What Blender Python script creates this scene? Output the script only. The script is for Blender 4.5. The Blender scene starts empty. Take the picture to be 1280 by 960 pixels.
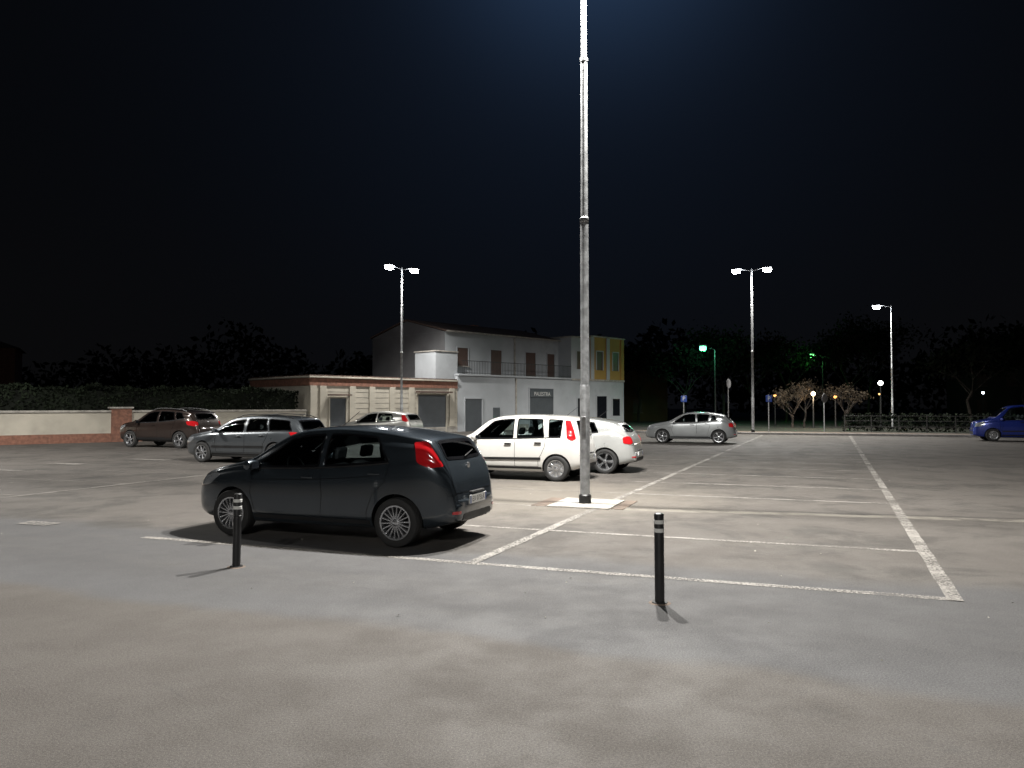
import bpy, bmesh, math, random
import numpy as np
from mathutils import Vector, Matrix, geometry
from mathutils.bvhtree import BVHTree
random.seed(4); rng=np.random.default_rng(7)
sc=bpy.context.scene
sc.view_settings.view_transform='Standard'; sc.view_settings.look='None'; sc.view_settings.exposure=0
COL=sc.collection

# ------------------------------------------------------------------ node helper
class NT:
    def __init__(s,m):
        s.t=m.node_tree; s.t.nodes.clear()
    def n(s,typ,**kw):
        nd=s.t.nodes.new(typ)
        for k,v in kw.items(): setattr(nd,k,v)
        return nd
    def l(s,a,b): s.t.links.new(a,b)
    def math(s,op,a,b=None,c=None,clamp=False):
        nd=s.t.nodes.new('ShaderNodeMath'); nd.operation=op; nd.use_clamp=clamp
        for i,v in enumerate((a,b,c)):
            if v is None: continue
            if isinstance(v,(int,float)): nd.inputs[i].default_value=v
            else: s.l(v,nd.inputs[i])
        return nd.outputs[0]
    def rng(s,v,a,b,c=0,d=1):
        nd=s.t.nodes.new('ShaderNodeMapRange'); nd.clamp=True; nd.interpolation_type='SMOOTHSTEP'
        s.l(v,nd.inputs[0])
        for i,x in enumerate((a,b,c,d)): nd.inputs[i+1].default_value=x
        return nd.outputs[0]
    def mix(s,f,a,b,mode='MIX'):
        nd=s.t.nodes.new('ShaderNodeMix'); nd.data_type='RGBA'; nd.blend_type=mode
        for i,v in ((0,f),(6,a),(7,b)):
            if isinstance(v,(int,float)): nd.inputs[i].default_value=v
            elif isinstance(v,tuple): nd.inputs[i].default_value=(*v[:3],1)
            else: s.l(v,nd.inputs[i])
        return nd.outputs[2]
    def noise(s,vec,scale,detail=4,rough=.55,dist=0):
        nd=s.n('ShaderNodeTexNoise'); nd.inputs['Scale'].default_value=scale; nd.inputs['Detail'].default_value=detail
        nd.inputs['Roughness'].default_value=rough; nd.inputs['Distortion'].default_value=dist
        if vec is not None: s.l(vec,nd.inputs['Vector'])
        return nd.outputs[0]

def newmat(name):
    m=bpy.data.materials.new(name); m.use_nodes=True; return m

def pm(name,col,rough=.6,metal=0,var=.15,scale=3,bump=0,bscale=60,coat=0,emit=0,ecol=None,spec=.5,dirt=0):
    m=newmat(name); N=NT(m)
    out=N.n('ShaderNodeOutputMaterial'); b=N.n('ShaderNodeBsdfPrincipled'); N.l(b.outputs[0],out.inputs[0])
    tc=N.n('ShaderNodeTexCoord').outputs['Object']
    nz=N.noise(tc,scale,4)
    lo=tuple(c*(1-var) for c in col); hi=tuple(min(1,c*(1+var)) for c in col)
    c=N.mix(N.rng(nz,.3,.7),lo,hi)
    if dirt:
        d=N.noise(tc,scale*.35,5,.7)
        c=N.mix(N.rng(d,.52,.75,0,dirt),c,tuple(x*.35 for x in col))
    N.l(c,b.inputs['Base Color'])
    N.l(N.rng(nz,.2,.8,max(.02,rough*.85),min(1,rough*1.15)),b.inputs['Roughness'])
    b.inputs['Metallic'].default_value=metal; b.inputs['Specular IOR Level'].default_value=spec
    if coat: b.inputs['Coat Weight'].default_value=coat; b.inputs['Coat Roughness'].default_value=.04
    if emit:
        b.inputs['Emission Color'].default_value=(*(ecol or col),1); b.inputs['Emission Strength'].default_value=emit
    if bump:
        bp=N.n('ShaderNodeBump'); bp.inputs['Strength'].default_value=bump; bp.inputs['Distance'].default_value=.01
        N.l(N.noise(tc,bscale,3),bp.inputs['Height']); N.l(bp.outputs[0],b.inputs['Normal'])
    return m

def glassmat(name,tint,refl=.9):
    m=newmat(name); N=NT(m)
    out=N.n('ShaderNodeOutputMaterial'); t=N.n('ShaderNodeBsdfTransparent'); t.inputs[0].default_value=(*tint,1)
    g=N.n('ShaderNodeBsdfGlossy'); g.inputs['Roughness'].default_value=.03; g.inputs[0].default_value=(refl,refl,refl,1)
    fr=N.n('ShaderNodeFresnel'); fr.inputs[0].default_value=1.6
    mx=N.n('ShaderNodeMixShader'); N.l(fr.outputs[0],mx.inputs[0]); N.l(t.outputs[0],mx.inputs[1]); N.l(g.outputs[0],mx.inputs[2])
    N.l(mx.outputs[0],out.inputs[0]); return m

# ------------------------------------------------------------------ mesh helpers
def root(name,loc=(0,0,0),rz=0):
    o=bpy.data.objects.new(name,None); o.empty_display_size=.3; COL.objects.link(o)
    o.location=loc; o.rotation_euler=(0,0,rz); return o
def mo(name,verts,faces,mat,parent=None,smooth=False,loc=None,rot=None,ang=None):
    me=bpy.data.meshes.new(name); me.from_pydata([tuple(v) for v in verts],[],[tuple(f) for f in faces]); me.update()
    if isinstance(mat,(list,tuple)):
        for m in mat: me.materials.append(m)
    elif mat: me.materials.append(mat)
    if smooth:
        me.shade_smooth()
        if ang: me.set_sharp_from_angle(angle=math.radians(ang))
    o=bpy.data.objects.new(name,me); COL.objects.link(o)
    if parent: o.parent=parent
    if loc: o.location=loc
    if rot: o.rotation_euler=rot
    return o
def bx(name,parent,x0,x1,y0,y1,z0,z1,mat,bev=0,rot=None):
    cx,cy,cz=(x0+x1)/2,(y0+y1)/2,(z0+z1)/2; a,b,c=(x1-x0)/2,(y1-y0)/2,(z1-z0)/2
    V=[(sx*a,sy*b,sz*c) for sx in(-1,1) for sy in(-1,1) for sz in(-1,1)]
    F=[(0,1,3,2),(4,6,7,5),(0,4,5,1),(2,3,7,6),(0,2,6,4),(1,5,7,3)]
    o=mo(name,V,F,mat,parent,loc=(cx,cy,cz),rot=rot)
    if bev:
        md=o.modifiers.new('b','BEVEL'); md.width=bev; md.segments=3; o.data.shade_smooth()
        o.data.set_sharp_from_angle(angle=math.radians(50))
    return o
def lathe(name,parent,prof,mat,seg=32,axis='z',loc=None,smooth=True,rot=None):
    V=[];F=[];n=len(prof)
    for i in range(seg):
        a=2*math.pi*i/seg
        for r,z in prof:
            V.append((r*math.cos(a),r*math.sin(a),z) if axis=='z' else (r*math.cos(a),z,r*math.sin(a)))
    for i in range(seg):
        j=(i+1)%seg
        for k in range(n-1): F.append((i*n+k,j*n+k,j*n+k+1,i*n+k+1))
    return mo(name,V,F,mat,parent,smooth,loc,rot,ang=35)
def tube(V,F,p0,p1,r0,r1,seg=8):
    p0=Vector(p0);p1=Vector(p1);d=(p1-p0).normalized()
    u=d.orthogonal().normalized();v=d.cross(u);b=len(V)
    for p,r in((p0,r0),(p1,r1)):
        for i in range(seg):
            a=2*math.pi*i/seg; V.append(tuple(p+u*math.cos(a)*r+v*math.sin(a)*r))
    for i in range(seg):
        j=(i+1)%seg; F.append((b+i,b+j,b+seg+j,b+seg+i))
    F.append(tuple(b+i for i in range(seg))); F.append(tuple(b+seg+i for i in range(seg)))
def leaves(name,P,size,mat,parent=None):
    P=np.asarray(P,float); n=len(P)
    a=rng.normal(size=(n,3)); a/=np.linalg.norm(a,axis=1)[:,None]
    b=np.cross(a,rng.normal(size=(n,3))); b/=np.linalg.norm(b,axis=1)[:,None]
    s=(size*rng.uniform(.5,1.3,n))[:,None]
    V=np.stack([P-a*s,P-b*s*.55,P+a*s,P+b*s*.55],1).reshape(-1,3)
    me=bpy.data.meshes.new(name); F=np.arange(4*n).reshape(-1,4)
    me.from_pydata(V.tolist(),[],F.tolist()); me.materials.append(mat)
    o=bpy.data.objects.new(name,me); COL.objects.link(o)
    if parent: o.parent=parent
    return o

# ------------------------------------------------------------------ materials
M={}
M['trim']=pm('black_trim',(.012,.012,.013),.5)
M['rubber']=pm('tyre_rubber',(.02,.02,.02),.8,bump=.2)
M['interior']=pm('car_interior',(.045,.045,.05),.85)
M['seat']=pm('seat_cloth',(.14,.14,.15),.9)
M['alloy']=pm('alloy_rim',(.55,.56,.58),.28,metal=.9,var=.05)
M['alloyd']=pm('brake_dark',(.03,.03,.032),.6,metal=.4)
M['red']=pm('tail_lens_red',(.42,.010,.014),.12,coat=1,var=.08,emit=.03,ecol=(1,.02,.02))  # lens is unlit; faint emission stands in for light reflected back
M['clear']=pm('lamp_lens_clear',(.5,.52,.55),.1,metal=.6,coat=1,var=.05)
M['plate']=pm('number_plate',(.7,.7,.68),.4,var=.03)
M['frit']=pm('window_border',(.006,.006,.007),.15)
M['glass']=glassmat('car_glass',(.66,.74,.74))
M['glassd']=glassmat('car_glass_tinted',(.20,.22,.22))
def paint(name,col,metal=.35,rough=.32): return pm(name,col,rough,metal=metal,coat=1,var=.06,scale=1.5,dirt=.12)
M['galv']=pm('galvanised_steel',(.40,.41,.42),.5,metal=.5,var=.25,scale=9,bump=.15,bscale=40,dirt=.25)
M['conc']=pm('concrete',(.33,.31,.28),.9,var=.25,bump=.5,bscale=30,dirt=.5)
M['concd']=pm('concrete_dark',(.13,.10,.08),.9,var=.4,bump=.5,bscale=30,dirt=.4)
M['kerb']=pm('kerb_stone',(.30,.29,.28),.9,var=.2,bump=.4)
M['housing']=pm('lamp_housing',(.25,.25,.26),.5,metal=.4)
M['led']=pm('led_lens',(1,1,1),.3,var=0,emit=120,ecol=(.92,.96,1))
M['bollard']=pm('bollard_black',(.014,.014,.015),.45,var=.3,bump=.2)
M['white']=pm('reflective_white',(.60,.60,.58),.5,var=.12,dirt=.3)
M['wallw']=pm('plaster_white',(.37,.39,.41),.9,var=.07,scale=.8,bump=.25,dirt=.3)
M['wallsh']=pm('plaster_white_shaded',(.14,.14,.145),.9,var=.12,scale=.6,bump=.25,dirt=.3)  # white plaster with the shade of the end wall put into its colour
M['wallc']=pm('plaster_cream',(.41,.38,.32),.9,var=.12,scale=.9,bump=.3,dirt=.4)
M['wally']=pm('plaster_yellow',(.36,.225,.06),.9,var=.1,scale=.9,bump=.3,dirt=.2)
M['brick']=pm('terracotta',(.20,.095,.065),.9,var=.3,scale=6,bump=.5)
M['tile']=pm('roof_tile',(.09,.06,.05),.9,var=.35,scale=7,bump=.6,bscale=15)
M['metalg']=pm('grey_shutter',(.07,.08,.09),.5,var=.12,scale=2)
M['shut']=pm('brown_shutter',(.085,.05,.04),.6,var=.2)
M['dark']=pm('dark_glass',(.01,.012,.015),.08,var=.1)
M['rail']=pm('iron_railing',(.03,.03,.03),.5)
M['bark']=pm('bark',(.040,.032,.026),.9,var=.3,bump=.6,bscale=25)
M['leaf']=pm('foliage',(.010,.013,.007),.85,var=.5,scale=.9,spec=.15)
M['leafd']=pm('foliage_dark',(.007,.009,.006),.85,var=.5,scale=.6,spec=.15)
M['hedge']=pm('hedge_leaves',(.010,.014,.008),.85,var=.6,scale=1.1,spec=.12)
M['warmleaf']=pm('foliage_dry',(.045,.034,.022),.85,var=.5,scale=1,spec=.2)
M['grass']=pm('grass',(.018,.022,.012),.95,var=.4,scale=1.2,bump=.8)
M['blue']=pm('sign_blue',(.02,.05,.22),.5,var=.05)
M['signred']=pm('sign_red',(.25,.03,.03),.5,var=.05)
M['litter']=pm('litter',(.35,.33,.28),.9,var=.5,scale=20)

# ------------------------------------------------------------------ ground
def ground_mat():
    m=newmat('asphalt'); N=NT(m)
    out=N.n('ShaderNodeOutputMaterial'); b=N.n('ShaderNodeBsdfPrincipled'); N.l(b.outputs[0],out.inputs[0])
    tc=N.n('ShaderNodeTexCoord').outputs['Object']
    sp=N.n('ShaderNodeSeparateXYZ'); N.l(tc,sp.inputs[0]); X,Y=sp.outputs[0],sp.outputs[1]
    s=N.math('ADD',N.math('MULTIPLY',X,.354),N.math('MULTIPLY',Y,.935))
    t=N.math('SUBTRACT',N.math('MULTIPLY',X,.935),N.math('MULTIPLY',Y,.354))
    cb=N.n('ShaderNodeCombineXYZ'); N.l(s,cb.inputs[1]); N.l(N.math('MULTIPLY',t,.3),cb.inputs[0]); st=cb.outputs[0]
    big=N.noise(tc,.22,3,.6); mid=N.noise(tc,1.4,5,.65); fine=N.noise(tc,70,3,.75); fine2=N.noise(tc,170,1,.7)
    streak=N.noise(st,.9,5,.62,.6)
    c=N.mix(N.rng(big,.3,.7),(.096,.084,.074),(.114,.101,.090))
    c=N.mix(N.rng(mid,.35,.75,0,.25),c,(.074,.066,.060))
    # resurfaced smoother band just in front of the bays
    sw=N.math('ADD',s,N.math('MULTIPLY',N.math('SUBTRACT',N.noise(tc,.5,4),.5),1.0))
    band=N.math('MULTIPLY',N.rng(sw,5.2,5.55),N.rng(sw,8.9,8.1))
    c=N.mix(N.math('MULTIPLY',band,.85),c,(.074,.074,.078))
    edge=N.math('MULTIPLY',N.rng(sw,5.2,5.5),N.rng(sw,6.4,5.6))
    c=N.mix(N.math('MULTIPLY',edge,.40),c,(.122,.122,.128))
    c=N.mix(N.rng(streak,.50,.76,0,.30),c,(.150,.140,.128))
    # darker worn carpet inside the bays
    st2=N.noise(tc,.75,6,.7,.4)
    c=N.mix(N.math('MULTIPLY',N.rng(st2,.47,.62,0,.7),N.rng(s,8.0,8.6)),c,(.046,.041,.036))
    c=N.mix(N.rng(st2,.60,.72,0,.45),c,(.048,.045,.042))
    v=N.n('ShaderNodeTexVoronoi'); v.inputs['Scale'].default_value=.42; N.l(tc,v.inputs['Vector'])
    oil=N.rng(v.outputs['Distance'],.28,.06)
    c=N.mix(N.math('MULTIPLY',N.math('MULTIPLY',oil,N.rng(mid,.4,.6,.1,.7)),N.rng(s,8.0,9.0,.15,1)),c,(.032,.030,.028))
    # trench reinstatement: pale compacted strip
    g=N.math('SUBTRACT',Y,N.math('ADD',13.45,N.math('MULTIPLY',X,-.225)))
    g=N.math('ADD',g,N.math('MULTIPLY',N.math('SUBTRACT',mid,.5),.4))
    tr=N.math('MULTIPLY',N.rng(N.math('ABSOLUTE',g),.20,.08),N.math('MULTIPLY',N.rng(N.noise(tc,3,3),.32,.55),N.rng(X,.9,1.8)))
    c=N.mix(N.math('MULTIPLY',tr,.75),c,(.27,.25,.21))
    tr2=N.math('MULTIPLY',N.rng(N.math('ABSOLUTE',N.math('SUBTRACT',g,.27)),.06,.015),N.rng(X,.9,1.8))
    c=N.mix(N.math('MULTIPLY',tr2,.7),c,(.03,.028,.026))
    # pool of lamp light round the base, painted pale into the asphalt
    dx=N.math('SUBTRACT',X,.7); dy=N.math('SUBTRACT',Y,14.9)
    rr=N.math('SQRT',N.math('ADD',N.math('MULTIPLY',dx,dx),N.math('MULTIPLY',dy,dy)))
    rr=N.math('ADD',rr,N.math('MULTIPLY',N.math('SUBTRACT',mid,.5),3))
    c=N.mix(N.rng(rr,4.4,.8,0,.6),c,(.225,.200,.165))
    # aggregate
    c=N.mix(N.rng(fine,.36,.64,0,.85),c,N.mix(1.0,c,(.46,.46,.46),'MULTIPLY'))
    c=N.mix(N.rng(fine2,.56,.72,0,.65),c,(.23,.22,.205))
    N.l(c,b.inputs['Base Color'])
    N.l(N.rng(mid,.3,.7,.74,.92),b.inputs['Roughness'])
    bp=N.n('ShaderNodeBump'); bp.inputs['Strength'].default_value=.6; bp.inputs['Distance'].default_value=.005
    N.l(N.math('ADD',fine,N.math('MULTIPLY',fine2,.6)),bp.inputs['Height'])
    N.l(bp.outputs[0],b.inputs['Normal']); return m
mo('ground',[(-250,-120,0),(250,-120,0),(250,400,0),(-250,400,0)],[(0,1,2,3)],ground_mat())

def mark_mat(name,cov,col):
    m=newmat(name); N=NT(m)
    out=N.n('ShaderNodeOutputMaterial'); b=N.n('ShaderNodeBsdfPrincipled'); b.inputs['Roughness'].default_value=.75
    tc=N.n('ShaderNodeTexCoord').outputs['Object']
    a=N.noise(tc,1.2,4); f=N.noise(tc,34,4,.75)
    N.l(N.mix(N.rng(N.noise(tc,5,3),.3,.7),tuple(x*.65 for x in col),col),b.inputs['Base Color'])
    k=N.math('ADD',N.math('MULTIPLY',a,.7),f)
    fac=N.rng(k,cov,cov+.34,0,.92)
    tr=N.n('ShaderNodeBsdfTransparent'); mx=N.n('ShaderNodeMixShader')
    N.l(fac,mx.inputs[0]); N.l(tr.outputs[0],mx.inputs[1]); N.l(b.outputs[0],mx.inputs[2]); N.l(mx.outputs[0],out.inputs[0]); return m
M['mark']=mark_mat('road_paint',.62,(.32,.30,.275)); M['markw']=mark_mat('road_paint_worn',.64,(.30,.28,.255)); M['markf']=mark_mat('road_paint_faint',.74,(.31,.29,.265))
dvec=Vector((.383,.924,0)); cvec=Vector((.935,-.354,0))
J=Vector((-.446,8.57,0)); K=Vector((3.99,6.97,0))
mk=root('parking_bay_markings')
def line(name,p,q,w,mat,z=.004):
    p=Vector(p);q=Vector(q);d=(q-p).normalized();n=Vector((-d.y,d.x,0))*w/2
    L=(q-p).length; k=max(2,int(L/.3)); V=[];F=[]
    for i in range(k+1):
        c=p+d*L*i/k; j1=random.uniform(-.008,.008); j2=random.uniform(-.008,.008)
        V+= [(c+n*(1+j1/w*2)+Vector((0,0,z))),(c-n*(1+j2/w*2)+Vector((0,0,z)))]
        if i<k: F.append((2*i,2*i+1,2*i+3,2*i+2))
    mo(name,V,F,mat,mk)
e=cvec
line('line_right',K-dvec*.06,K+dvec*40.2,.14,M['mark'],.008)
line('line_middle',J,J+dvec*39,.13,M['mark'],.008)
line('line_front',J-e*4.75,J,.12,M['mark']); line('line_front_right',J,K,.12,M['mark'])
for k in range(1,17):
    a=J+dvec*2.43*k; b2=K+dvec*2.43*k
    if k!=2: line(f'bay_{k}',a+(b2-a)*.015,b2-(b2-a)*.015,.11 if k<4 else .14,M['mark'] if k in(1,3) else M['markw'])
    line(f'bay_l{k}',a-e*4.7,a-e*.1,.10,M['markw'])
LL=Vector((-9.66,14.5,0))-dvec*6
line('line_left',LL,LL+dvec*32,.12,M['markw'],.008)
for k in range(-1,11):
    a=LL+dvec*(1.6+2.43*k); line(f'bay_w{k}',a-e*4.8,a-e*.08,.11,M['markf'])
for (x,y,l,w) in ((-7.0,11.4,.6,.28),(-13.3,23.0,1.3,.35),(-11.6,24.7,1.5,.3),(-13.6,20.7,1.0,.3)):
    line('dash',Vector((x,y,0))-e*l/2,Vector((x,y,0))+e*l/2,w,M['mark'],.012)
# scattered litter and dead leaves on the asphalt
lp=np.stack([rng.uniform(-14,14,220),rng.uniform(2.8,30,220),np.full(220,.012)],1)
n=len(lp); a_=rng.uniform(0,6.28,n); s_=rng.uniform(.006,.02,n); Vl=[]
for i in range(n):
    for k in range(4):
        q=a_[i]+k*1.57; f_=1 if k%2 else .5; Vl.append((lp[i,0]+math.cos(q)*s_[i]*f_,lp[i,1]+math.sin(q)*s_[i]*f_,.010+(.008 if k==0 else 0)))
mo('litter',Vl,[tuple(range(4*i,4*i+4)) for i in range(n)],M['litter'])

# ------------------------------------------------------------------ street lamps
def street_lamp(loc,h,arm_ang,heads,power,rb=.085,arm=.8,name='street_lamp',cut=160,blend=.5):
    r=root(name,loc,arm_ang); V=[];F=[]
    z1,z2,z3=2.1,5.1*h/10.3,8.0*h/10.3
    prof=[(0,0),(rb*1.02,0),(rb,.02),(rb,z1-.02),(rb*.93,z1),(rb*.84,z1+.03),(rb*.82,z2-.08),(rb*.9,z2-.07),(rb*.9,z2),(rb*.72,z2+.02),(rb*.68,z3-.07),(rb*.78,z3-.06),(rb*.78,z3),(rb*.56,z3+.02),(rb*.5,h),(0,h+.02)]
    lathe('pole',r,prof,M['galv'],28)
    lathe('pole_foot',r,[(0,.0),(rb*1.25,.0),(rb*1.25,.16),(rb*1.02,.18)],M['bollard'],28)
    bx('hatch',r,-.04,.04,-rb-.006,-rb+.02,1.15,1.55,M['galv'],.004)
    for s in heads:
        V=[];F=[]; tube(V,F,(0,0,h-.12),(s*arm*.8,0,h+.02),.03,.026,10); mo(f'arm_{s}',V,F,M['galv'],r,True,ang=40)
        x0,x1=sorted((s*(arm-.18),s*(arm+.40)))
        bx(f'housing_{s}',r,x0,x1,-.16,.16,h+.0,h+.075,M['housing'],.025)
        for q in range(5):
            xx=x0+.1+q*.095; bx(f'fin_{s}_{q}',r,xx,xx+.012,-.12,.12,h+.074,h+.105,M['housing'])
        bx(f'lens_{s}',r,x0+.05,x1-.05,-.15,.15,h-.22,h+.004,M['led'],.10)
        li=bpy.data.lights.new('spot','SPOT'); li.energy=power; li.spot_size=math.radians(cut); li.spot_blend=blend
        li.shadow_soft_size=.12; li.color=(1.0,.97,.915)
        lo=bpy.data.objects.new(f'light_{s}',li); COL.objects.link(lo); lo.parent=r; lo.location=(s*(arm+.1),0,h-.30)
    return r
ca=math.atan2(-.354,.935)
street_lamp((1.295,13.66,0),10.3,ca,(-1,1),8800,rb=.088,cut=172,blend=.35)
street_lamp((14.7,46.9,.12),10.0,ca,(-1,1),5200)
street_lamp((-6.5,45.2,0),9.9,math.radians(45),(-1,1),2900,cut=148,blend=.6)
street_lamp((26,52.5,.12),8.5,ca,(-1,),2600,rb=.075)
street_lamp((-21,22,0),10,ca,(-1,1),4600,cut=156)
street_lamp((-4,-11.5,0),10,ca,(-1,1),3700,cut=165)
# concrete pad
pad=root('lamp_base_pad',(1.33,13.72,0),ca)
bx('slab',pad,-.55,.55,-.62,.62,-.05,.022,M['conc'],.01)
bx('cover',pad,-.48,-.12,-.5,-.1,.0,.03,M['galv'],.005)
bx('rim_l',pad,-.85,-.57,-.6,.6,-.05,.012,M['concd'],.005); bx('rim_r',pad,.57,.78,-.55,.66,-.05,.012,M['concd'],.005)

# ------------------------------------------------------------------ bollards
def bollard(loc,tilt):
    r=root('bollard',loc)
    lathe('post',r,[(0,0),(.043,0),(.043,.775),(.040,.788),(.03,.795),(0,.797)],M['bollard'],28)
    for i,(a,b) in enumerate(((.70,.735),(.625,.66),(.55,.56))):
        lathe(f'band_{i}',r,[(.0428,a),(.0452,a+.002),(.0452,b-.002),(.0428,b)],M['white'] if i<2 else M['bollard'],28)
    lathe('foot',r,[(0,.012),(.07,.012),(.07,0)],M['bollard'],28)
    lathe('grout',r,[(0,.006),(.09,.006),(.10,0)],M['concd'],18)
    r.rotation_euler=(0,math.radians(tilt),0)
bollard((1.31,6.86,0),-.3); bollard((-2.99,8.38,0),.8)

# ------------------------------------------------------------------ cars
def pchip(xs,ys,x):
    xs=np.array(xs,float);ys=np.array(ys,float);x=np.atleast_1d(np.asarray(x,float))
    if xs[0]>xs[-1]: xs=xs[::-1];ys=ys[::-1]
    h=np.diff(xs);d=np.diff(ys)/h;m=np.zeros(len(xs));m[0]=d[0];m[-1]=d[-1]
    for i in range(1,len(xs)-1):
        if d[i-1]*d[i]>0:
            w1=2*h[i]+h[i-1];w2=h[i]+2*h[i-1];m[i]=(w1+w2)/(w1/d[i-1]+w2/d[i])
    x=np.clip(x,xs[0],xs[-1]);k=np.clip(np.searchsorted(xs,x)-1,0,len(h)-1)
    t=(x-xs[k])/h[k]
    return (2*t**3-3*t**2+1)*ys[k]+(t**3-2*t**2+t)*h[k]*m[k]+(-2*t**3+3*t**2)*ys[k+1]+(t**3-t**2)*h[k]*m[k+1]
SEGN=[2,2,2,2,3,5,5,2,2,7,7,3,3,5,4]
def section(zb,zt,ztop,w,tum):
    h=ztop-zt; r=min(.065,.42*h); wb=w-.045; we=wb-tum*h; ze=ztop-.025*min(1,h/.25); hb=zt-zb
    P=[(0,zb),(.5*w,zb),(w-.15,zb+.004),(w-.07,zb+.03),(w-.03,zb+.16*hb),(w-.012,zb+.3*hb),(w,zb+.58*hb),(w-.006,zt-.16*hb),(w-.02,zt-.05*hb),(wb,zt+.004),
       (wb-tum*h*.42+.008*min(1,h/.3),zt+.46*h),(we,ze-r),(we-.28*r,ze-.33*r),(we-r,ze-.03*r),(we*.5,ztop-.005),(0,ztop)]
    P=[np.array(p) for p in P]; out=[]
    for i in range(len(P)-1):
        p0=P[i-1] if i>0 else np.array([-P[1][0],P[1][1]]); p1=P[i];p2=P[i+1];p3=P[i+2] if i+2<len(P) else np.array([-P[i][0],P[i][1]])
        for s in range(SEGN[i]):
            t=s/SEGN[i]; l=np.linalg.norm(p2-p1)
            m1=(p2-p0)/(np.linalg.norm(p2-p1)+np.linalg.norm(p1-p0)+1e-9)*l
            m2=(p3-p1)/(np.linalg.norm(p3-p2)+np.linalg.norm(p2-p1)+1e-9)*l
            out.append((2*t**3-3*t**2+1)*p1+(t**3-2*t**2+t)*m1+(-2*t**3+3*t**2)*p2+(t**3-t**2)*m2)
    out.append(P[-1]); return out
def roundpoly(p,r):
    n=len(p);out=[]
    for i in range(n):
        a=Vector(p[i-1]);b=Vector(p[i]);c=Vector(p[(i+1)%n])
        la=(a-b).length;lc=(c-b).length
        if la<1e-6 or lc<1e-6: continue
        da=(a-b)/la;dc=(c-b)/lc
        if da.dot(dc)<-.97: out.append(b);continue
        q=min(r,.42*la,.42*lc);s=b+da*q;e_=b+dc*q
        for k in range(5):
            t=k/4;out.append(s*(1-t)**2+b*2*t*(1-t)+e_*t*t)
    return out
def densify(p,step,closed=True):
    out=[];n=len(p)
    for i in range(n if closed else n-1):
        a=p[i];b=p[(i+1)%n];k=max(1,int(math.ceil((b-a).length/step)))
        for j in range(k): out.append(a+(b-a)*j/k)
    if not closed: out.append(p[-1])
    return out
def inpoly(p,x,y):
    c=False;n=len(p);j=n-1
    for i in range(n):
        if (p[i][1]>y)!=(p[j][1]>y) and x<(p[j][0]-p[i][0])*(y-p[i][1])/(p[j][1]-p[i][1])+p[i][0]: c=not c
        j=i
    return c
def area(p): return sum(p[i-1][0]*p[i][1]-p[i][0]*p[i-1][1] for i in range(len(p)))/2
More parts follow.
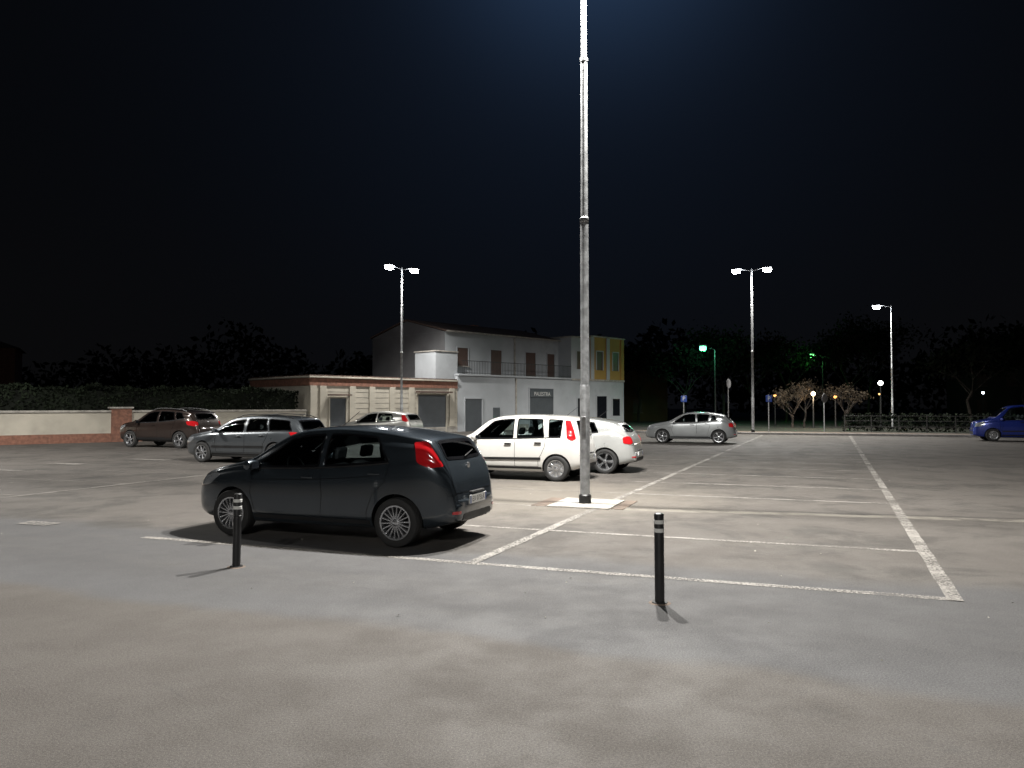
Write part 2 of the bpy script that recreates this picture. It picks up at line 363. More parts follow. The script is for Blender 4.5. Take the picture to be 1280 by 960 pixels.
class Proj:
    def __init__(s,bvh,parent): s.b=bvh;s.par=parent
    def basis(s,d):
        d=Vector(d).normalized(); u=d.cross(Vector((0,0,1))).normalized(); v=u.cross(d); return d,u,v
    def cast(s,a,b,B,off):
        d,u,v=B; o=u*a+v*b-d*6
        h=s.b.ray_cast(o,d)
        if h[0] is None: return None
        n=h[1]
        if n.dot(d)>0:n=-n
        return h[0]+n*off
    def poly(s,name,pts,d,mat,off=.004,r=.03,ring=None,rw=.022,skirt=0,step=.03):
        B=s.basis(d); p2=[Vector((Vector(p).dot(B[1]),Vector(p).dot(B[2]))) for p in pts]
        if area(p2)<0:p2=p2[::-1]
        p2=roundpoly(p2,r); p2=densify(p2,step)
        n=len(p2); allp=list(p2)
        xs=[p[0] for p in p2];ys=[p[1] for p in p2]
        y=min(ys)+step
        while y<max(ys):
            x=min(xs)+step
            while x<max(xs):
                if inpoly(p2,x,y) and min((Vector((x,y))-q).length for q in p2)>step*.45: allp.append(Vector((x,y)))
                x+=step
            y+=step
        res=geometry.delaunay_2d_cdt(allp,[(i,(i+1)%n) for i in range(n)],[],1,1e-5)
        V=[];ok=[]
        for q in res[0]:
            h=s.cast(q[0],q[1],B,off); ok.append(h is not None); V.append(h if h is not None else Vector((0,0,.4)))
        F=[]
        for f in res[2]:
            if all(ok[i] for i in f) and max((V[f[i]]-V[f[i-1]]).length for i in range(len(f)))<.2: F.append(tuple(f))
        if skirt and F:
            cnt={}
            for f in F:
                for i in range(len(f)):
                    k=tuple(sorted((f[i],f[i-1]))); cnt[k]=cnt.get(k,0)+1
            for (a,b2),c in cnt.items():
                if c==1:
                    V+= [V[a]+B[0]*skirt,V[b2]+B[0]*skirt]; F.append((a,b2,len(V)-1,len(V)-2))
        mo(name,V,F,mat,s.par,True,ang=50)
        if ring:
            V=[];F=[]
            for i in range(n):
                t=(p2[(i+1)%n]-p2[i-1]).normalized(); nn=Vector((-t[1],t[0])); q=p2[i]+nn*rw; q0=p2[i]-nn*.004
                a=s.cast(q0[0],q0[1],B,off+.002);b2=s.cast(q[0],q[1],B,off+.002)
                V+=[a or Vector((0,0,.4)),b2 or Vector((0,0,.4))]
                ok_=a is not None and b2 is not None
                F.append((2*i,2*i+1,(2*i+3)%(2*n),(2*i+2)%(2*n)) if ok_ else None)
            FF=[f for f in F if f and max((V[f[i]]-V[f[i-1]]).length for i in range(4))<.2]
            mo(name+'_border',V,FF,ring,s.par,True)
        return p2
    def strip(s,name,pts,d,w,mat,off=.0018,step=.03):
        B=s.basis(d); p2=[Vector((Vector(p).dot(B[1]),Vector(p).dot(B[2]))) for p in pts]; p2=densify(p2,step,False)
        V=[];F=[];n=len(p2)
        for i in range(n):
            t=(p2[min(i+1,n-1)]-p2[max(i-1,0)]).normalized();nn=Vector((-t[1],t[0]))*w/2
            for q in(p2[i]+nn,p2[i]-nn):
                h=s.cast(q[0],q[1],B,off); V.append(h if h is not None else Vector((0,0,-99)))
        for i in range(n-1):
            f=(2*i,2*i+1,2*i+3,2*i+2)
            if all(V[k].z>-50 for k in f) and max((V[f[k]]-V[f[k-1]]).length for k in range(4))<.2: F.append(f)
        V=[v if v.z>-50 else Vector((0,0,.4)) for v in V]
        mo(name,V,F,mat,s.par,True)

def wheel(par,x,y,R,rimr,spokes,side,style='alloy'):
    r=bpy.data.objects.new(f'wheel_{"f" if x>0 else "r"}{"l" if side>0 else "r"}',None); COL.objects.link(r); r.parent=par
    r.location=(x,y,R); r.rotation_euler=(0,random.uniform(0,1),0 if side>0 else math.pi)
    w=.1
    T=[(rimr,-w*.9),(rimr+.02,-w),(R-.045,-w*1.05),(R-.012,-w*.92),(R,-w*.7),(R,-.03),(R-.006,-.027),(R-.006,-.02),(R,-.017),(R,.017),(R-.006,.02),(R-.006,.027),(R,.03),(R,w*.7),(R-.012,w*.92),(R-.045,w*1.05),(rimr+.02,w),(rimr,w*.9)]
    lathe('tyre',r,T,M['rubber'],40,'y')
    lathe('rim_barrel',r,[(rimr,w*.9),(rimr+.006,w*.96),(rimr-.012,w*.93),(rimr-.02,w*.5),(rimr-.03,-.02),(rimr-.03,-w)],M['alloy'],40,'y')
    lathe('brake_disc',r,[(rimr-.03,.0),(.05,.0),(.05,.03),(0,.03)],M['alloyd'],28,'y')
    V=[];F=[]
    for i in range(spokes):
        a=2*math.pi*i/spokes; ca_,sa=math.cos(a),math.sin(a)
        hw0=.030 if spokes<10 else .014; hw1=.040 if spokes<8 else (.026 if spokes<10 else .012)
        if style=='cap': hw0=.045;hw1=.06
        b=len(V)
        for (rr,hw,yo,th) in((.03,hw0,w*.80,.03),(rimr*.6,(hw0+hw1)/2*.85,w*.84,.025),(rimr-.008,hw1,w*.80,.02)):
            for (q,yy) in((-hw,yo-th),(-hw*.6,yo),(hw*.6,yo),(hw,yo-th)):
                V.append((rr*ca_-q*sa,yy,rr*sa+q*ca_))
        for k in range(2):
            for j in range(3): F.append((b+k*4+j,b+k*4+j+1,b+k*4+j+5,b+k*4+j+4))
    mo('spokes',V,F,M['alloy'],r,False)
    lathe('hub',r,[(.05,w*.7),(.045,w*.86),(.03,w*.92),(0,w*.93)],M['alloy'],24,'y')

def car(name,loc,S,heading=math.atan2(.354,-.935)):
    R0=root(name,(loc[0],loc[1],0),heading)
    tx=[p[0] for p in S['top']];tz=[p[1] for p in S['top']]
    ft=lambda x:float(pchip(tx,tz,x)[0])
    fb=lambda x:min(float(pchip([p[0] for p in S['belt']],[p[1] for p in S['belt']],x)[0]),ft(x)-.03)
    fw=lambda x:float(pchip([p[0] for p in S['wid']],[p[1] for p in S['wid']],x)[0])*S['W']
    fz=lambda x:float(pchip([p[0] for p in S['bot']],[p[1] for p in S['bot']],x)[0])
    x0,x1=tx[0],tx[-1]
    X=np.linspace(x0,x1,900);Z=pchip(tx,tz,X);Wd=pchip([p[0] for p in S['wid']],[p[1]*S['W'] for p in S['wid']],X)
    s=np.concatenate([[0],np.cumsum(np.sqrt(np.diff(X)**2+np.diff(Z)**2+np.diff(Wd)**2))])
    st=np.interp(np.linspace(0,s[-1],int(s[-1]/.031)),s,X)
    rings=[]
    for x in st: rings.append((x,section(fz(x),fb(x),ft(x),fw(x),S.get('tum',.30))))
    def endring(x,ring,k,dx):
        zc=(ring[0][1]+ring[-1][1])/2; return (x+dx,[np.array((p[0]*k,zc+(p[1]-zc)*k)) for p in ring])
    a,bq=rings[0],rings[-1]
    rings=[endring(a[0],a[1],.80,.030),endring(a[0],a[1],.93,.022),endring(a[0],a[1],.98,.010)]+rings+[endring(bq[0],bq[1],.98,-.010),endring(bq[0],bq[1],.93,-.022),endring(bq[0],bq[1],.80,-.030)]
    V=[];F=[];m=None
    for x,r in rings:
        full=[(x,p[0],p[1]) for p in r]+[(x,-p[0],p[1]) for p in r[-2:0:-1]]; m=len(full); V+=full
    for i in range(len(rings)-1):
        for j in range(m): F.append((i*m+j,i*m+(j+1)%m,(i+1)*m+(j+1)%m,(i+1)*m+j))
    F.append(tuple(range(m))[::-1]); F.append(tuple((len(rings)-1)*m+j for j in range(m)))
    bvh=BVHTree.FromPolygons([Vector(v) for v in V],F)
    body=mo('body',V,F,[S['paint'],M['trim'],M['interior']],R0,True)
    bm=bmesh.new(); bm.from_mesh(body.data); bmesh.ops.recalc_face_normals(bm,faces=bm.faces); bm.to_mesh(body.data); bm.free()
    Rw=S['R']; ra=Rw+.038; wf,wr=S['wf'],S['wr']
    bm=bmesh.new()
    for wx in(wf,wr):
        for sy in(1,-1):
            mt=Matrix.Translation((wx,sy*1.0,Rw+.01))@Matrix.Rotation(math.pi/2,4,'X')
            bmesh.ops.create_cone(bm,cap_ends=True,segments=56,radius1=ra,radius2=ra,depth=.9,matrix=mt)
    cm=bpy.data.meshes.new('cut'); bm.to_mesh(cm); bm.free(); cut=bpy.data.objects.new('cut',cm); COL.objects.link(cut); cut.parent=R0
    md=body.modifiers.new('b','BOOLEAN'); md.operation='DIFFERENCE'; md.object=cut; md.solver='EXACT'
    dg=bpy.context.evaluated_depsgraph_get(); dg.update()
    nm=bpy.data.meshes.new_from_object(body.evaluated_get(dg)); body.modifiers.clear(); body.data=nm
    bpy.data.objects.remove(cut)
    P=Proj(bvh,R0); G=M['glass']
    sidep=[]
    for wi,(fbx,ftx,rtx,rbx) in enumerate(S['win']):
        tm=S.get('tm',.102); pts=[(fbx,fb(fbx)+.028)]
        for k in range(9):
            x=ftx+(rtx-ftx)*k/8; pts.append((x,ft(x)-tm))
        for k in range(9):
            x=rbx+(fbx-rbx)*k/8
            if k<8: pts.append((x,fb(x)+.028))
        gm=M['glassd'] if wi in S.get('tint',()) else G
        for sd in(1,-1):
            P.poly(f'side_window_{wi}',[(p[0],0,p[1]) for p in pts],(0,-sd,0),gm,ring=M['frit'],r=.035,rw=.022)
        sidep.append(roundpoly([Vector(p) for p in pts],.035))
    z0,h0,z1,h1=S['ws']; P.poly('windscreen',[(0,-h0,z0),(0,h0,z0),(0,h1,z1),(0,0,z1+.01),(0,-h1,z1)],(-1,0,0),G,ring=M['frit'],rw=.03,r=.05)
    wsp=[Vector(p) for p in((-h0,z0),(h0,z0),(h1,z1),(-h1,z1))]
    z0,h0,z1,h1=S['rw']; P.poly('rear_window',[(0,-h0,z0),(0,0,z0-.015),(0,h0,z0),(0,h1,z1),(0,0,z1+.01),(0,-h1,z1)],(1,0,0),M['glassd'] if S.get('rt') else G,ring=M['frit'],rw=.035,r=.06)
    rwp=[Vector(p) for p in((-h0,z0),(h0,z0),(h1,z1),(-h1,z1))]
    def shr(p,k=.014):
        if area(p)<0:p=p[::-1]
        n=len(p);out=[]
        for i in range(n):
            t=(p[(i+1)%n]-p[i-1]).normalized(); out.append(p[i]+Vector((-t[1],t[0]))*k)
        return out
    sidep=[shr(densify(p,.05),.010) for p in sidep]; wsp=shr(densify(wsp,.05),.018); rwp=shr(densify(rwp,.05),.02)
    bm=bmesh.new(); bm.from_mesh(body.data); dead=[]
    for f in bm.faces:
        c=f.calc_center_median(); n=f.normal
        for wx in(wf,wr):
            dd=math.hypot(c.x-wx,c.z-Rw-.01)
            if abs(c.y)>.50 and abs(dd-ra)<.012 and abs(n.y)<.5: f.material_index=1
            elif abs(abs(c.y)-.55)<.01 and dd<ra+.01: f.material_index=1
        if abs(c.y)>.3 and c.z<S.get('clad',0): f.material_index=1
        if c.z<fz(min(max(c.x,min(x0,x1)),max(x0,x1)))+.02: f.material_index=1
        if abs(n.y)>.45 and c.z>.8 and any(inpoly(p,c.x,c.z) for p in sidep): dead.append(f)
        elif n.x>.15 and c.x>0 and c.z>.9 and inpoly(wsp,c.y,c.z): dead.append(f)
        elif n.x<-.15 and c.x<0 and c.z>.8 and inpoly(rwp,c.y,c.z): dead.append(f)
    bmesh.ops.delete(bm,geom=dead,context='FACES'); bm.to_mesh(body.data); bm.free()
    body.data.shade_smooth(); body.data.set_sharp_from_angle(angle=math.radians(38))
    so=body.modifiers.new('s','SOLIDIFY'); so.thickness=.012; so.offset=-1; so.material_offset=2; so.material_offset_rim=1
    for nm_,pts,d,mt in S['lights']:
        for sd in(1,-1):
            P.poly(nm_,[(p[0],p[1]*sd,p[2]) for p in pts],(d[0],d[1]*sd,0),mt,off=.010,r=.035,skirt=.02)
    for sd in(1,-1):
        D=(0,-sd,0)
        for i,ln in enumerate(S['gaps']): P.strip(f'door_gap_{i}',[(p[0],0,p[1] if p[1]>0 else fb(p[0])+.005) for p in ln],D,.009,M['frit'])
        P.strip('sill',[(wf-ra-.02,0,fz(0)+.10),(wr+ra+.02,0,fz(0)+.10)],D,.05,M['trim'],off=.006)
        wl=S['win']; P.strip('waist_seal',[(x,0,fb(x)+.014) for x in np.linspace(wl[0][0],wl[-1][3],14)],D,.018,M['trim'],off=.008)
        if S.get('crease'): P.strip('shoulder_crease',[(x,0,fb(x)-.125) for x in np.linspace(wf-ra,wr+ra,14)],D,.007,M['frit'],off=.0015)
        if S.get('mould'): P.strip('side_moulding',[(wf-ra-.03,0,.50),(wr+ra+.03,0,.52)],D,.06,M['trim'],off=.012)
        for hx in S['handles']:
            hz=fb(hx)-.10; h=P.cast(*[Vector((hx,0,hz)).dot(b_) for b_ in P.basis(D)[1:]],P.basis(D),.018)
            if h: bx('door_handle',R0,h.x-.085,h.x+.085,h.y-.016,h.y+.016,h.z-.016,h.z+.016,S.get('hmat',S['paint']),.012)
        mx=S['mir']; mz=fb(mx)+.07; my=fw(mx)-.02
        mir=lathe('door_mirror',R0,[(0,-.115),(.05,-.10),(.072,-.04),(.075,.03),(.06,.09),(0,.11)],S.get('mmat',S['paint']),20,'y',loc=(mx,sd*(my+.12),mz)); mir.scale=(.85,1,.95)
        bx('mirror_arm',R0,mx-.03,mx+.03,min(sd*(my-.04),sd*(my+.05)),max(sd*(my-.04),sd*(my+.05)),mz-.055,mz-.02,M['trim'],.01)
        bx('mirror_glass',R0,mx-.070,mx-.058,sd*(my+.12)-.07,sd*(my+.12)+.07,mz-.045,mz+.045,M['dark'],.004)
        wheel(R0,wf,sd*(S['tr']),Rw,S['rim'],S['spokes'],sd,S.get('ws_','alloy')); wheel(R0,wr,sd*(S['tr']),Rw,S['rim'],S['spokes'],sd,S.get('ws_','alloy'))
        if S.get('rails'):
            a_,b_=S['rails']; Vr=[];Fr=[]; pr=None
            for k in range(9):
                x=a_+(b_-a_)*k/8; yy=(fw(x)-.045-S.get('tum',.3)*(ft(x)-fb(x))-.05); q=(x,sd*yy,ft(x)+(.03 if 0<k<8 else -.02))
                if pr: tube(Vr,Fr,pr,q,.014,.014,8)
                pr=q
            mo('roof_rail',Vr,Fr,S.get('railm',M['trim']),R0,True,ang=60)
    xr=x1
    th,tw_,tl=S['gate']; BX=P.basis((1,0,0))
    P.strip('tailgate_seam',[(0,-tw_*.86,th),(0,-tw_,tl+.12),(0,-tw_*.93,tl),(0,tw_*.93,tl),(0,tw_,tl+.12),(0,tw_*.86,th)],(1,0,0),.010,M['frit'])
    P.strip('bumper_seam',[(0,-.80*S['W'],tl-.02),(0,-tw_*.93,tl-.012)],(1,0,0),.008,M['frit']); P.strip('bumper_seam',[(0,.80*S['W'],tl-.02),(0,tw_*.93,tl-.012)],(1,0,0),.008,M['frit'])
    pz=S['platez']; h=P.cast(*[Vector((0,0,pz)).dot(b_) for b_ in BX[1:]],BX,.012)
    px_=h.x if h else xr
    bx('rear_plate',R0,px_-.008,px_+.006,-.26,.26,pz-.055,pz+.055,M['plate'],.003)
    bx('plate_band',R0,px_-.0095,px_-.006,-.255,-.225,pz-.05,pz+.05,M['blue'])
    bx('plate_band',R0,px_-.0095,px_-.006,.225,.255,pz-.05,pz+.05,M['blue'])
    bx('plate_lamp_bar',R0,px_-.012,px_+.04,-.20,.20,pz+.075,pz+.10,M['trim'],.008)
    tcv=bpy.data.curves.new('plate_text','FONT'); tcv.body=S.get('reg','EK 482NP'); tcv.size=.095; tcv.align_x='CENTER'; tcv.align_y='CENTER'; tcv.materials.append(M['frit'])
    to=bpy.data.objects.new('plate_text',tcv); COL.objects.link(to); to.parent=R0; to.location=(px_-.0105,0,pz); to.rotation_euler=(math.pi/2,0,-math.pi/2)
    hb_=P.cast(*[Vector((0,0,S['rw'][0]-.10)).dot(b_) for b_ in BX[1:]],BX,.008)
    if hb_: lathe('emblem',R0,[(0,-.008),(.036,-.006),(.042,0),(.042,.01)],M['alloy'],20,'y',loc=tuple(hb_),rot=(0,0,-math.pi/2))
    P.poly('rear_bumper_insert',[(0,-.48,.30),(0,.48,.30),(0,.42,.40),(0,-.42,.40)],(1,0,0),M['trim'],off=.004,r=.02)
    P.poly('grille',[(0,-.42,.33),(0,.42,.33),(0,.36,.48),(0,-.36,.48)],(-1,0,0),M['trim'],off=.004,r=.04)
    P.poly('upper_grille',[(0,-.28,.56),(0,.28,.56),(0,.24,.63),(0,-.24,.63)],(-1,0,0),M['trim'],off=.004,r=.03)
    for sd in(1,-1): P.poly('reflector',[(0,.50*sd,.41),(0,.62*sd,.41),(0,.62*sd,.445),(0,.50*sd,.445)],(1,0,0),M['red'],off=.006,r=.01)
    V2=[];F2=[]; zc=S['rw'][0]+.03
    a1=P.cast(*[Vector((0,0,zc-.02)).dot(b_) for b_ in BX[1:]],BX,.02); a2=P.cast(*[Vector((0,-.34,zc+.05)).dot(b_) for b_ in BX[1:]],BX,.02)
    if a1 and a2: tube(V2,F2,a1,a2,.009,.006,6); mo('rear_wiper',V2,F2,M['trim'],R0)
    xa=S.get('aer',S['win'][-1][2]+.1); V2=[];F2=[]; tube(V2,F2,(xa,0,ft(xa)-.01),(xa-.28,0,ft(xa)+.2),.006,.003,6); mo('aerial',V2,F2,M['trim'],R0)
    # interior
    bz=fb(0); xd=S['win'][0][0]; H=ft(0)
    bx('floor',R0,S['wr']+.1,S['wf']-.45,-.62,.62,.24,.42,M['interior'])
    bx('dashboard',R0,xd-.28,xd+.12,-.64,.64,.5,bz-.03,M['interior'],.05)
    bx('parcel_shelf',R0,min(S['wr']-.25,-1.2),S['wr']+.28,-.56,.56,bz-.12,bz-.09,M['interior'])
    for (sx,ys) in((S.get('s1',.0),(-.34,.34)),(S.get('s2',-.82),(-.40,0,.40))):
        for yy in ys:
            wd=.25 if len(ys)==2 else .21
            bx('seat_back',R0,sx-.08,sx+.06,yy-wd,yy+wd,.42,bz+.06,M['seat'],.05,rot=(0,math.radians(-14),0))
            bx('headrest',R0,sx-.16,sx-.07,yy-.13,yy+.13,bz+.10,bz+.27,M['seat'],.04,rot=(0,math.radians(-12),0))
    bx('rear_mirror',R0,S['ws_x'],S['ws_x']+.02,-.11,.11,H-.21,H-.15,M['interior'],.01)
    lathe('steering_wheel',R0,[(.17,-.012),(.185,0),(.17,.012),(.158,0),(.17,-.012)],M['trim'],24,'z',loc=(xd-.36,.34,bz-.02),rot=(0,math.radians(-65),0))
    return R0

W1=[(0,.58),(.02,.72),(.07,.82),(.17,.93),(.32,.985),(.5,1),(.72,.995),(.84,.965),(.93,.90),(.975,.82),(1,.72)]
def wid(x0,x1,prof=W1): return [(x0+(x1-x0)*t,v) for t,v in prof]
def bot(x0,x1,z=.2): return [(x0,z+.07),(x0+(x1-x0)*.08,z+.01),((x0+x1)/2,z),(x0+(x1-x0)*.9,z+.03),(x1,z+.11)]
def punto(paint_,reg='EX 073LK'):
    return dict(W=.845,paint=paint_,crease=1,top=[(2.07,.56),(2.05,.66),(1.98,.755),(1.8,.845),(1.5,.93),(1.18,1.00),(1.03,1.055),(.64,1.285),(.38,1.405),(.1,1.462),(-.35,1.485),(-.9,1.455),(-1.4,1.385),(-1.62,1.335),(-1.70,1.25),(-1.81,1.07),(-1.87,.96),(-1.93,.80),(-1.97,.58)],
    belt=[(2.07,.50),(1.98,.66),(1.8,.76),(1.5,.83),(1.1,.885),(0,.925),(-1.0,1.00),(-1.6,1.07),(-1.85,.92),(-1.93,.76),(-1.97,.53)],
    wid=wid(2.07,-1.97,[(0,.55),(.02,.69),(.07,.81),(.17,.93),(.32,.985),(.5,1),(.72,.995),(.84,.965),(.93,.90),(.975,.82),(1,.70)]),bot=bot(2.09,-1.97,.19),R=.305,rim=.208,wf=1.255,wr=-1.255,tr=.735,spokes=18,
    win=[(.92,.38,-.14,-.12),(-.20,-.22,-.93,-1.14)],ws=(1.04,.66,1.38,.53),rw=(1.07,.52,1.30,.47),
    lights=[('tail_light',[(-1.58,.60,1.30),(-1.46,.70,1.29),(-1.54,.79,1.04),(-1.70,.76,.98),(-1.80,.60,1.00)],(.62,-.78),M['red']),
            ('head_light',[(2.00,.45,.62),(1.96,.5,.72),(1.70,.74,.83),(1.58,.80,.81),(1.78,.74,.66)],(-.75,-.66),M['clear'])],
    gaps=[[(.90,-1),(.95,.60),(.88,.36),(.82,.32)],[(-.16,-1),(-.19,.60),(-.16,.33)],[(-1.16,-1),(-1.10,.80),(-.93,.64),(-.84,.42),(-.84,.33)],[(.82,.325),(-.84,.325)],[(1.66,.70),(1.52,.66)]],
    handles=[.02,-.96],mir=.84,gate=(1.30,.60,.66),platez=.56,s1=-.02,s2=-.85,ws_x=.45,reg=reg)
P1=punto(paint('paint_dark_grey_blue',(.036,.046,.056),.5,.24))
P1['aer']=.05
car('hatchback_car',(-2.32,10.71),P1)
P2=punto(paint('paint_silver_small',(.42,.42,.40),.6,.35),'BT 914XF'); P2['spokes']=7
car('hatchback_car',(-6.3,37.2),P2)
panda=dict(W=.82,tum=.24,paint=paint('paint_white',(.60,.59,.565),0,.3),top=[(1.98,.60),(1.965,.74),(1.89,.86),(1.55,.95),(1.18,1.02),(1.04,1.08),(.74,1.30),(.52,1.44),(.25,1.51),(-.3,1.54),(-1.1,1.52),(-1.48,1.47),(-1.57,1.39),(-1.64,1.15),(-1.68,.95),(-1.72,.8),(-1.75,.58)],
    belt=[(1.98,.55),(1.89,.75),(1.55,.85),(1.15,.92),(0,.955),(-1.0,.99),(-1.5,1.00),(-1.66,.88),(-1.72,.74),(-1.75,.53)],
    wid=wid(1.98,-1.75),bot=bot(1.98,-1.75,.2),R=.295,rim=.195,wf=1.18,wr=-1.15,tr=.71,spokes=9,ws_='cap',
    win=[(.92,.44,-.10,-.10),(-.19,-.19,-.80,-.86),(-.97,-.95,-1.28,-1.25)],ws=(1.08,.64,1.42,.54),rw=(1.03,.52,1.39,.50),
    lights=[('tail_light',[(-1.46,.60,1.40),(-1.38,.70,1.40),(-1.42,.76,.98),(-1.52,.72,.94),(-1.60,.66,.98)],(.5,-.87),M['red']),
            ('head_light',[(1.93,.5,.68),(1.88,.52,.81),(1.66,.72,.87),(1.60,.78,.80),(1.72,.72,.68)],(-.75,-.66),M['clear'])],
    gaps=[[(.88,-1),(.90,.6),(.80,.34)],[(-.145,-1),(-.145,.34)],[(-.90,-1),(-.88,.80),(-.80,.62),(-.72,.5),(-.72,.34)],[(.80,.335),(-.72,.335)]],
    handles=[.02,-.72],mir=.84,gate=(1.45,.58,.62),platez=.55,mould=1,hmat=M['trim'],s1=-.05,s2=-.78,ws_x=.52,reg='FC 551RM')
car('hatchback_car',(.21,18.84),panda)
mito=dict(W=.86,tum=.36,paint=paint('paint_pearl',(.46,.47,.46),.3,.3),top=[(2.10,.56),(2.08,.68),(2.0,.78),(1.75,.88),(1.4,.96),(1.05,1.02),(.90,1.08),(.50,1.31),(.28,1.40),(-.1,1.45),(-.5,1.445),(-1.2,1.37),(-1.48,1.30),(-1.68,1.13),(-1.80,1.0),(-1.88,.90),(-1.94,.72),(-1.97,.55)],
    belt=[(2.1,.5),(2.0,.68),(1.75,.78),(1.4,.86),(1.05,.91),(0,.95),(-.9,1.02),(-1.4,1.06),(-1.75,.92),(-1.9,.78),(-1.97,.5)],
    wid=wid(2.10,-1.97,[(0,.5),(.02,.66),(.07,.80),(.17,.93),(.32,.985),(.5,.985),(.72,1),(.84,.985),(.92,.91),(.97,.80),(1,.66)]),bot=bot(2.1,-1.97,.19),R=.315,rim=.225,wf=1.255,wr=-1.255,tr=.75,spokes=5,
    win=[(.78,.28,-.42,-.46),(-.56,-.52,-.95,-1.08)],ws=(1.07,.66,1.37,.52),rw=(1.06,.50,1.27,.42),tint=(1,),rt=1,
    lights=[('tail_light',[(-1.80,.50,.94),(-1.74,.62,.96),(-1.66,.72,.92),(-1.66,.72,.78),(-1.8,.6,.75),(-1.85,.5,.80)],(.85,-.53),M['red']),
            ('head_light',[(1.95,.5,.62),(1.90,.52,.76),(1.72,.66,.80),(1.66,.72,.72),(1.76,.66,.62)],(-.75,-.66),M['clear'])],
    gaps=[[(.78,-1),(.84,.6),(.76,.34)],[(-.50,-1),(-.54,.6),(-.44,.34)],[(.76,.335),(-.44,.335)]],
    handles=[-.3],mir=.72,gate=(1.28,.56,.74),platez=.50,s1=-.1,s2=-.85,ws_x=.4,reg='EC 207VD')
car('hatchback_car',(1.50,20.95),mito)
sil=dict(mito); sil.update(W=.865,paint=paint('paint_silver',(.40,.42,.43),.6,.3),win=[(.80,.28,-.20,-.24),(-.33,-.29,-.85,-.80),(-.92,-.96,-1.08,-1.22)],tint=(),rt=0,
    gaps=[[(.78,-1),(.84,.6),(.76,.34)],[(-.27,-1),(-.30,.6),(-.25,.34)],[(-.88,-1),(-.88,.8),(-.8,.5),(-.8,.34)],[(.76,.335),(-.8,.335)]],handles=[-.1,-.75],wf=1.28,wr=-1.27)
car('hatchback_car',(8.5,36.2),sil)
merc=dict(W=.865,tum=.34,paint=paint('paint_grey_metallic',(.09,.10,.11),.5,.3),top=[(2.20,.56),(2.18,.70),(2.10,.80),(1.8,.88),(1.4,.94),(1.05,.99),(.92,1.04),(.52,1.27),(.28,1.37),(-.1,1.43),(-.6,1.455),(-1.4,1.43),(-1.92,1.36),(-2.04,1.26),(-2.18,1.04),(-2.26,.92),(-2.32,.75),(-2.36,.55)],
    belt=[(2.2,.5),(2.1,.70),(1.8,.78),(1.4,.84),(1.05,.89),(0,.925),(-1.0,.96),(-1.8,.98),(-2.15,.90),(-2.28,.78),(-2.36,.5)],
    wid=wid(2.2,-2.36),bot=bot(2.2,-2.36,.18),R=.315,rim=.215,wf=1.36,wr=-1.36,tr=.755,spokes=8,
    win=[(.80,.30,-.22,-.20),(-.31,-.33,-.98,-1.10),(-1.16,-1.06,-1.78,-1.92)],ws=(1.04,.66,1.34,.53),rw=(1.02,.56,1.30,.52),tint=(2,),rt=1,
    lights=[('tail_light',[(-2.0,.72,.96),(-1.84,.80,.96),(-1.96,.80,.80),(-2.12,.72,.74),(-2.26,.56,.76),(-2.2,.58,.92)],(.6,-.8),M['red']),
            ('head_light',[(2.1,.45,.60),(2.08,.5,.74),(1.86,.72,.78),(1.82,.76,.70),(1.95,.7,.60)],(-.75,-.66),M['clear'])],
    gaps=[[(.80,-1),(.86,.6),(.80,.34)],[(-.265,-1),(-.28,.6),(-.26,.34)],[(-1.13,-1),(-1.08,.8),(-.95,.6),(-.92,.34)],[(.80,.335),(-.92,.335)]],
    handles=[-.08,-.92],mir=.74,gate=(1.32,.60,.66),platez=.72,mould=1,rails=(.2,-1.85),s1=-.05,s2=-.92,ws_x=.4,reg='CV 660ZA')
car('station_wagon_car',(-8.0,24.0),merc)
suv=dict(W=.90,tum=.30,paint=paint('paint_brown',(.04,.028,.024),.5,.3),top=[(2.18,.66),(2.16,.80),(2.08,.92),(1.7,1.03),(1.2,1.10),(1.02,1.16),(.66,1.40),(.40,1.53),(.1,1.59),(-.35,1.61),(-1.1,1.57),(-1.75,1.48),(-1.86,1.36),(-2.0,1.14),(-2.08,1.0),(-2.15,.82),(-2.18,.6)],
    belt=[(2.18,.6),(2.08,.80),(1.7,.92),(1.2,.99),(0,1.04),(-1.0,1.12),(-1.7,1.20),(-1.95,1.05),(-2.1,.85),(-2.18,.55)],
    wid=wid(2.18,-2.18),bot=bot(2.18,-2.18,.27),R=.345,rim=.235,wf=1.325,wr=-1.325,tr=.78,spokes=5,clad=.42,
    win=[(.90,.40,-.14,-.12),(-.22,-.24,-.95,-1.08),(-1.16,-1.05,-1.36,-1.56)],ws=(1.15,.68,1.5,.55),rw=(1.18,.54,1.42,.50),tint=(1,2),rt=1,
    lights=[('tail_light',[(-1.9,.70,1.12),(-1.66,.84,1.10),(-1.72,.84,.96),(-2.0,.72,.90),(-2.06,.56,.95),(-2.0,.56,1.08)],(.6,-.8),M['red']),
            ('head_light',[(2.05,.45,.74),(2.0,.5,.86),(1.72,.76,.94),(1.7,.8,.86),(1.9,.74,.74)],(-.75,-.66),M['clear'])],
    gaps=[[(.88,-1),(.94,.6),(.86,.45)],[(-.18,-1),(-.2,.6),(-.18,.45)],[(-1.12,-1),(-1.05,.9),(-.9,.7),(-.88,.45)],[(.86,.45),(-.88,.45)]],
    handles=[.0,-.92],mir=.84,gate=(1.44,.62,.72),platez=.62,rails=(.3,-1.55),railm=M['alloy'],s1=-.05,s2=-.9,ws_x=.5,reg='FK 118SW')
car('suv_car',(-14.5,32.6),suv)
